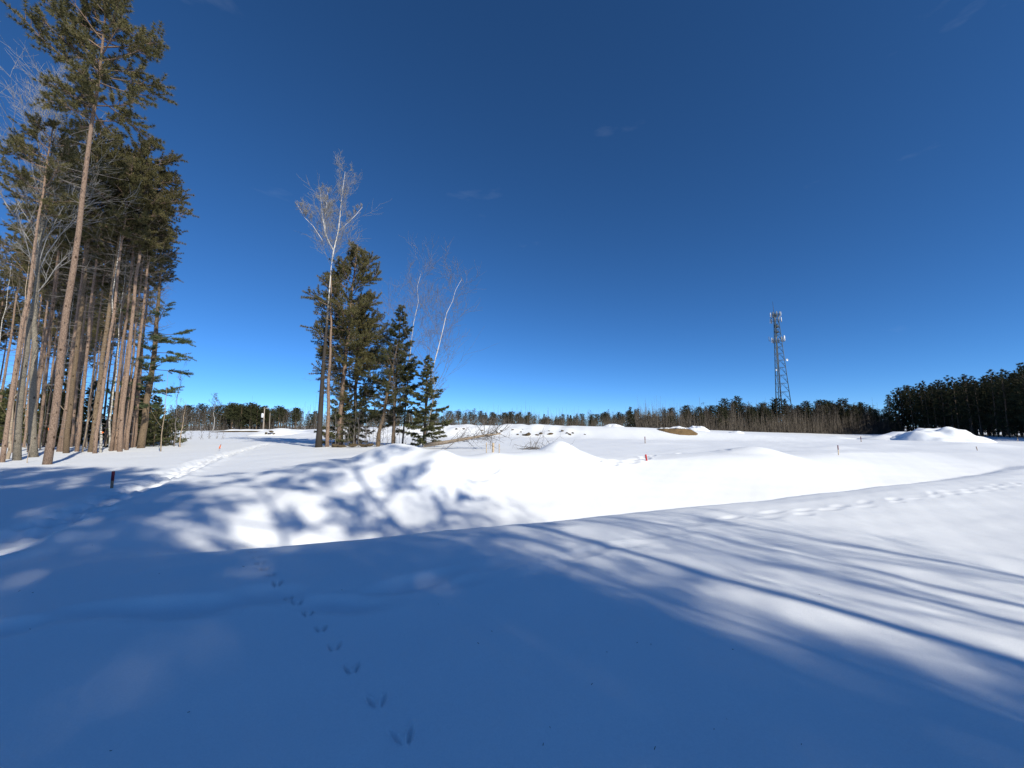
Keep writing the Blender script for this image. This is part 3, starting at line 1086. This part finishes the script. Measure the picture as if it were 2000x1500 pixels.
def clod(px, py, d, s, label, group, sx=1.5):
    p = stand(px, py, d)
    o = bpy.data.objects.new('dirt_clod', CL[int(px) % 2])
    COL.objects.link(o)
    o.location = (p[0], p[1], max(p[2], at(px, py, d)[2]))
    o.scale = (s * sx * .8, s * .8, s * .8)
    o.rotation_euler = (rng.uniform(-.4, .4), rng.uniform(-.5, .5), rng.uniform(0, 6))
    o['label'] = label; o['category'] = 'dirt clod'; o['group'] = group


for (px, py, s) in [(892, 838, .22), (905, 838, .2), (942, 841, .2), (970, 845, .22), (978, 842, .2), (1001, 840, .2), (1011, 849, .2), (1017, 844, .2), (1024, 850, .3), (1031, 849, .5), (1056, 848, .32), (1049, 850, .25), (1074, 848, .36),
                    (1072, 842, .16), (1099, 842, .24), (1108, 846, .24), (1113, 849, .24), (1119, 846, .22), (1142, 849, .14), (1021, 839, .1)]:
    gp = G(px, py)
    clod(px, py, float(np.clip(gp[1], 50, 62)), s, 'dark frozen dirt clod in the lumpy snow bank beyond the fallen tree', 'clods in the snow bank')
for (px, py, s) in [(520, 846, .2), (530, 843, .3), (535, 847, .16), (526, 848, .18)]:
    clod(px, py, 58.6, s * 1.1, 'dark rock sticking out of the broad rounded snow pile', 'rocks in the rounded snow pile')
# wood litter under the island
for k, (px, py) in enumerate([(655, 871), (668, 872), (690, 870), (708, 870), (722, 869)]):
    clod(px, py, 27.2, .22, 'brown clump of uprooted soil at the foot of the tree island', 'soil clumps under the island', 1.8)

# ploughed road with snow bank far on the left
A = at(412, 843, 95); B = at(612, 844, 95)
za = gz(A[0], A[1])
n = 40
bm_, fm_ = MB(), MB()
V, V2 = [], []
for i in range(n + 1):
    f = i / n
    x = A[0] + (B[0] - A[0]) * f
    wob = .12 * math.sin(i * 1.1) + .08 * math.sin(i * 2.7)
    e = min(1, 6 * f, 6 * (1 - f))
    top = .55 * e + wob * .3
    for (yy, zz) in ((0, -.5), (.05, .18 * e - .1), (-.15 + wob, .28 * e), (.3, top), (2.2, top + .05), (4.5, -.5)):
        V.append((x - A[0], yy, zz))
Q = [(i * 6 + k, (i + 1) * 6 + k, (i + 1) * 6 + k + 1, i * 6 + k + 1) for i in range(n) for k in range(5)]
soil = [q for k, q in enumerate(Q) if k % 5 < 2]
snowq = [q for k, q in enumerate(Q) if k % 5 >= 2]
t = thing('road_bank', 'long low snow-topped bank with a dark cut face before the far pines', 'snow bank', (A[0], A[1], za + .1))
part('snow_top', MB().add(V, None, snowq).mesh('bank_snow', M['snow'], True), t)
part('cut_face', MB().add(V, None, soil).mesh('bank_face', M['clod']), t)

# utility pole by the road
p = stand(514, 838, 100)
t = thing('utility_pole', 'utility pole with a white can in front of the far pines', 'utility pole', p)
part('pole', MB().tube([(0, 0, -.3), (0, 0, 3), (0, 0, 6.2)], [.15, .13, .11], 10).mesh('pole', M['pole'], True), t)
part('crossarm', MB().box((.45, -.13, 6.0), (1.6, .1, .12)).mesh('crossarm', M['pole']), t)
part('transformer', MB().tube([(-.1, -.5, 3.6), (-.1, -.5, 3.65), (-.1, -.5, 4.6), (-.1, -.5, 4.7)], [.2, .26, .26, .15], 14).mesh('can', M['panel'], True), t)
part('meter_box', MB().box((-.25, -.25, 2.8), (.5, .3, .8)).mesh('box', M['dark_steel']), t)
part('guy_pole', MB().tube([(1.6, 0, -.2), (1.5, 0, 4.9)], [.07, .05], 8).mesh('guy', M['pole'], True), t)


# ------------------------------------------------------------------ lattice tower
def tower():
    d = 168.0
    p = stand(1532, 850, d)
    Ht = 52.0
    t = thing('lattice_tower', 'tall three-legged steel lattice tower with antennas behind the trees', 'tower', p, R(8))
    rad = lambda z: 3.9 * (1 - z / Ht) + .95 * (z / Ht)
    angs = [R(-150), R(-30), R(90)]
    pt = lambda k, z: np.array([rad(z) * math.cos(angs[k]), rad(z) * math.sin(angs[k]), z])
    zs = [0]
    while zs[-1] < Ht - .5:
        zs.append(min(Ht, zs[-1] + 2.0 + 2.6 * (1 - zs[-1] / Ht)))
    for k in range(3):
        part('leg', MB().tube([pt(k, 0), pt(k, Ht)], [.17, .11], 8).mesh('leg', M['steel'], True), t)
    for a, b in zip(zs[:-1], zs[1:]):
        m = MB()
        for k in range(3):
            k2 = (k + 1) % 3
            mid = (pt(k, b) + pt(k2, b)) / 2
            m.prisms([pt(k, b), pt(k, a), pt(k2, a), (pt(k, a) + pt(k, b)) / 2], [pt(k2, b), mid, mid, (pt(k, a) * .75 + mid * .25 + pt(k, b) * 0 + 0) if False else (pt(k, a) + mid) / 2], .06, .06, 4)
        part('bracing', m.mesh('bracing', M['steel']), t)
    part('cable_ladder', MB().box((.0, .35, Ht / 2), (.5, .16, Ht)).mesh('ladder', M['dark_steel']), t)
    for ring, (z, n, rr, h) in enumerate([(Ht - .6, 9, 1.9, 1.9), (Ht - 3.2, 9, 2.0, 1.9), (Ht - 12.0, 6, 2.0, 2.2)]):
        m = MB()
        V = [(rr * math.cos(a), rr * math.sin(a), z) for a in np.linspace(0, 2 * math.pi, 13)]
        m.prisms(V[:-1], V[1:], .06, .06, 4)
        for k in range(3):
            m.prisms([pt(k, z)], [np.array([math.cos(angs[k]) * rr, math.sin(angs[k]) * rr, z])], .06, .06, 4)
        part('antenna_mount', m.mesh('mount', M['dark_steel']), t)
        for k in range(n):
            a = 2 * math.pi * k / n + ring * .3
            Rm = Matrix.Rotation(a, 3, 'Z')
            mb = MB().box((rr * 1.05 * math.cos(a), rr * 1.05 * math.sin(a), z), (.22, .42, h), Rm)
            part('panel_antenna', mb.mesh('antenna', M['panel' if (k + ring) % 4 == 0 else 'panel_grey']), t)
    for (zq, wq) in ((Ht - 6, 1.3), (Ht - 8.5, 1.05)):
        part('equipment', MB().box((0, 0, zq), (wq, wq, wq * .9)).mesh('equipment', M['dark_steel']), t)
    part('side_arm', MB().box((-2.6, 0, Ht - 12.6), (3.2, .12, .12)).mesh('arm', M['dark_steel']), t)
    part('panel_antenna', MB().box((-4.0, 0, Ht - 11.7), (.15, .15, 2.0)).mesh('antenna', M['panel_grey']), t)
    part('side_arm', MB().box((2.4, 0, Ht - 12.6), (2.4, .12, .12)).mesh('arm', M['dark_steel']), t)
    part('panel_antenna', MB().box((3.3, -.2, Ht - 11.2), (.5, .4, 2.4)).mesh('antenna', M['panel']), t)

    def dish(x, z, r):
        V = [(x, -.9, z)]
        T = []
        for i in range(16):
            a = 2 * math.pi * i / 16
            V.append((x + r * math.cos(a), -1.25, z + r * math.sin(a)))
            T.append((0, 1 + i, 1 + (i + 1) % 16))
        m = MB().add(V, T).prisms([(x, -.9, z)], [(x * .6, 0, z)], .08, .08, 4)
        part('dish', m.mesh('dish', M['panel']), t)
    dish(3.0, Ht - 21, .5)
    dish(-2.6, Ht - 25.5, .35)
    part('whip_mast', MB().tube([(-.6, 0, Ht - .5), (-.7, 0, Ht + 1.2), (-.95, 0, Ht + 5.4)], [.12, .09, .04], 8).mesh('mast', M['dark_steel']), t)


tower()

# ------------------------------------------------------------------ far tree lines
FP = [make_far_conifer(500 + k, 12.0 + k % 2, [2.6, 2.2, 3.0, 2.4][k], [.3, .38, .12, .22][k], 'pine') for k in range(4)]
FS = [make_far_conifer(520 + k, 12.0, [2.3, 2.8][k], .06, 'spruce') for k in range(2)]
FB = [make_bare(540 + k, 12.5, .11, ['twig', 'pale_twig', 'far_twig'][k % 3], 'far_twig', .3, .45, 13, 3, 5, .026, .07) for k in range(4)]
FB.append(make_bare(546, 12.5, .12, 'birch', 'far_twig', .4, .4, 10, 3, 5, .026, .07))
PLANT = [make_pine(560 + k, 18.0, .14, [.1, .05, .16][k], 2.5, 'dark_bark', 'far_pine', .5, 40, 30, NL=.42, NW=.11, cnt=9) for k in range(3)]
g = np.random.default_rng(77)


def far(kind, px, d, top, name, label, group):
    proto, H = {'p': (FP[g.integers(0, 4)], 12.4), 's': (FS[g.integers(0, 2)], 12.0), 'b': (FB[g.integers(0, 5)], 13.5), 'P': (PLANT[g.integers(0, 3)], 18.0)}[kind]
    p = stand(px, 840, d)
    hgt = at(px, top, d)[2] - p[2]
    plant(proto, name, label, 'tree', p, g.uniform(0, 6.28), (float(np.clip(hgt / H * 1.45, .7, 1.1)),) * 2 + (max(.3, hgt / H),), group)


PROF_L = ([300, 360, 400, 440, 470, 500, 520, 545, 575, 600, 640, 700, 760, 860], [792, 793, 792, 791, 792, 793, 800, 797, 800, 803, 806, 808, 806, 804])
for k in range(95):
    px = g.uniform(330, 620)
    dense = 432 < px < 525
    kind = g.choice(['p', 's', 'b'], p=[.75, .1, .15] if dense else [.25, .05, .7])
    far(kind, px, g.uniform(135, 165), np.interp(px, *PROF_L) + g.uniform(-2, 9), {'p': 'far_pine', 's': 'far_spruce', 'b': 'far_bare_tree'}[kind],
        {'p': 'far pine in the tree line behind the utility pole', 's': 'far spruce in the tree line behind the utility pole', 'b': 'far leafless tree in the tree line behind the utility pole'}[kind], 'tree line behind the utility pole')
for (px, top) in [(452, 790), (470, 792), (487, 790), (500, 795), (515, 796), (543, 796), (577, 799)]:
    far('p', px, 132, top, 'far_pine', 'broad dark pine in the front row behind the utility pole', 'front row pines behind the utility pole')
far('b', 416, 110, 768, 'far_bare_tree', 'tall thin leafless tree standing alone before the far pines', None)
PROF_M = ([600, 860, 900, 960, 1000, 1050, 1100, 1150, 1200, 1240, 1300], [806, 805, 806, 810, 808, 813, 813, 812, 810, 808, 806])
for k in range(230):
    px = g.uniform(620, 1250)
    kind = g.choice(['p', 's', 'b'], p=[.55, .2, .25] if px > 930 else [.3, .1, .6])
    top = np.interp(px, *PROF_M) + g.uniform(-5, 8) - (6 if kind == 'b' and g.random() < .4 else 0)
    far(kind, px, g.uniform(190, 235), top, {'p': 'far_pine', 's': 'far_spruce', 'b': 'far_bare_tree'}[kind],
        {'p': 'distant pine beyond the lumpy snow bank', 's': 'distant spruce beyond the lumpy snow bank', 'b': 'distant leafless tree beyond the lumpy snow bank'}[kind], 'tree line beyond the snow bank')
far('s', 1232, 150, 795, 'far_spruce', 'dark pointed spruce standing out in front of the leafless trees', None)
far('s', 1268, 160, 803, 'far_spruce', 'narrow spruce just past the dark pointed spruce', None)
PROF_R = ([1240, 1320, 1400, 1440, 1480, 1560, 1620, 1700, 1740], [802, 798, 790, 784, 788, 792, 786, 796, 800])
for k in range(240):
    px = g.uniform(1240, 1745)
    kind = g.choice(['p', 's', 'b'], p=[.17, .12, .71])
    top = np.interp(px, *PROF_R) + g.uniform(-3, 16)
    far(kind, px, g.uniform(140, 172), top, {'p': 'far_pine', 's': 'far_spruce', 'b': 'far_bare_tree'}[kind],
        {'p': 'far pine among leafless trees around the tower', 's': 'far spruce among leafless trees around the tower', 'b': 'far leafless tree in the brown wood around the tower'}[kind], 'wood around the tower')
for (px, top) in [(1418, 783), (1442, 779), (1520, 782), (1537, 780), (1578, 788), (1615, 782), (1650, 779), (1685, 787)]:
    far('s' if px % 2 else 'p', px, 146, top, 'far_conifer', 'dark conifer rising above the brown wood around the tower', 'conifers above the brown wood')
far('s', 1741, 140, 772, 'far_spruce', 'ragged spruce at the corner of the dark plantation', None)
# dark plantation on the right: rows running away from the viewer
k = 0
for row in range(8):
    for i in range(34):
        f = i / 25.0 - .32
        y = 82 + 72 * f + g.uniform(-1, 1)
        x = 121 + 26 * f + row * 4.2 + g.uniform(-.8, .8)
        px = CX + F * x / y
        if px > 2700 or px < 1745:
            continue
        z = gz(x, y)
        plant(PLANT[g.integers(0, 3)], 'plantation_pine', 'dark shaded pine in the front row of the dense plantation' if row == 0 else 'dark pine standing behind the front row of the dense plantation', 'tree', (x, y, z), g.uniform(0, 6.28), g.uniform(.9, 1.04), 'pines of the dark plantation')
        k += 1

# undergrowth along the far woods: nobody could count it
g2 = np.random.default_rng(88)
P0, P1 = [], []
for i in range(20000):
    px = g2.uniform(1240, 1760) if i % 3 else g2.uniform(330, 1250)
    d = g2.uniform(138, 150) if i % 3 else (g2.uniform(130, 150) if px < 640 else g2.uniform(185, 200))
    X = (px - CX) / F * d
    P0.append((X, d, 0)); P1.append((X + g2.normal(0, .5), d + g2.normal(0, .4), abs(g2.normal(2.6, 2.4)) + .8))
P0, P1 = np.array(P0), np.array(P1)
zz = ground(P0[:, 0], P0[:, 1])
P0[:, 2] += zz - .1; P1[:, 2] += zz
o = bpy.data.objects.new('undergrowth', MB().prisms(P0, P1, .045, .015, 3).mesh('undergrowth', M['far_twig']))
COL.objects.link(o)
o['kind'] = 'stuff'; o['label'] = 'brown leafless undergrowth along the foot of the far woods'; o['category'] = 'undergrowth'

# ------------------------------------------------------------------ trees behind the viewpoint whose shade falls on the snow
ts = lambda t_, s_: (t_ * -.682 + s_ * .731, t_ * .731 + s_ * .682)
PINE.append(make_pine(105, 18.0, .09, .58, 2.3, nlimb=20, dens=1.0, dead=12))
PINE.append(make_pine(106, 18.0, .08, .6, 2.0, nlimb=18, dens=.9, dead=12))
SHADE = [(-14, -3.4, 0, 1.0), (-14.5, -1.4, 1, 1.0), (-17, -.9, 3, 1.0), (-20, -2.4, 3, 1.0), (-21, -.6, 0, .98), (-13, -6, 2, 1.0), (-18, -7, 1, 1.0), (-24, -4.5, 3, 1), (-26.5, .0, 3, .96), (-27, -1.1, 2, 1.0),
         (-13.5, 4.3, 4, .95), (-15.5, 2.0, 5, 1.0), (-18, 3.1, 5, .9),
         (-29, 1.9, 0, .97), (-25.5, -.4, 2, 1), 
         (-29.5, -2.2, 0, 1), (-29.5, 0, 2, 1), (-30, 1.7, 1, 1), (-32, 2.9, 3, 1), (-33, -1, 1, 1), (-34, 1, 2, 1), (-34, -3.2, 2, 1), (-37, 2.4, 0, 1), (-37, .2, 3, 1), (-38, -1.8, 1, 1), (-41, 1.5, 2, 1), (-41, 3.0, 1, 1), (-42, -.5, 0, 1)]
for (t_, s_, k, sc) in SHADE:
    x, y = ts(t_, s_)
    plant(PINE[k], 'red_pine', 'tall red pine whose crown shades the foreground snow', 'tree', (x, y, gz(x, y)), t_ + s_, sc, 'pines shading the foreground')
for (t_, s_, pr, sc) in [(-12, 5.6, BARE_L2, .66), (-14, 6.6, BARE_L, .62), (-10, 4.2, BIRCH_L, .6), (-13, 5.0, BARE_L2, .72), (-11, 3.6, BARE_L, .55)]:
    x, y = ts(t_, s_)
    plant(pr, 'bare_aspen', 'leafless aspen whose branch shadows streak the foreground snow', 'tree', (x, y, gz(x, y)), t_, sc, 'bare trees shading the foreground')

# needle and twig crumbs on the snow
P0, P1 = [], []
for i in range(26):
    px, py = g2.uniform(0, 2000), g2.uniform(1060, 1490)
    p = G(px, py)
    a = g2.uniform(0, 6.28)
    L = g2.uniform(.006, .022)
    q = np.array([math.cos(a) * L, math.sin(a) * L, .002])
    P0.append(p + np.array([0, 0, .004])); P1.append(p + q + np.array([0, 0, .006]))
o = bpy.data.objects.new('needle_litter', MB().prisms(P0, P1, .002, .0012, 3).mesh('needle_litter', M['dark_bark']))
COL.objects.link(o)
o['kind'] = 'stuff'; o['label'] = 'scattered dark pine needles and twig crumbs on the snow'; o['category'] = 'litter'
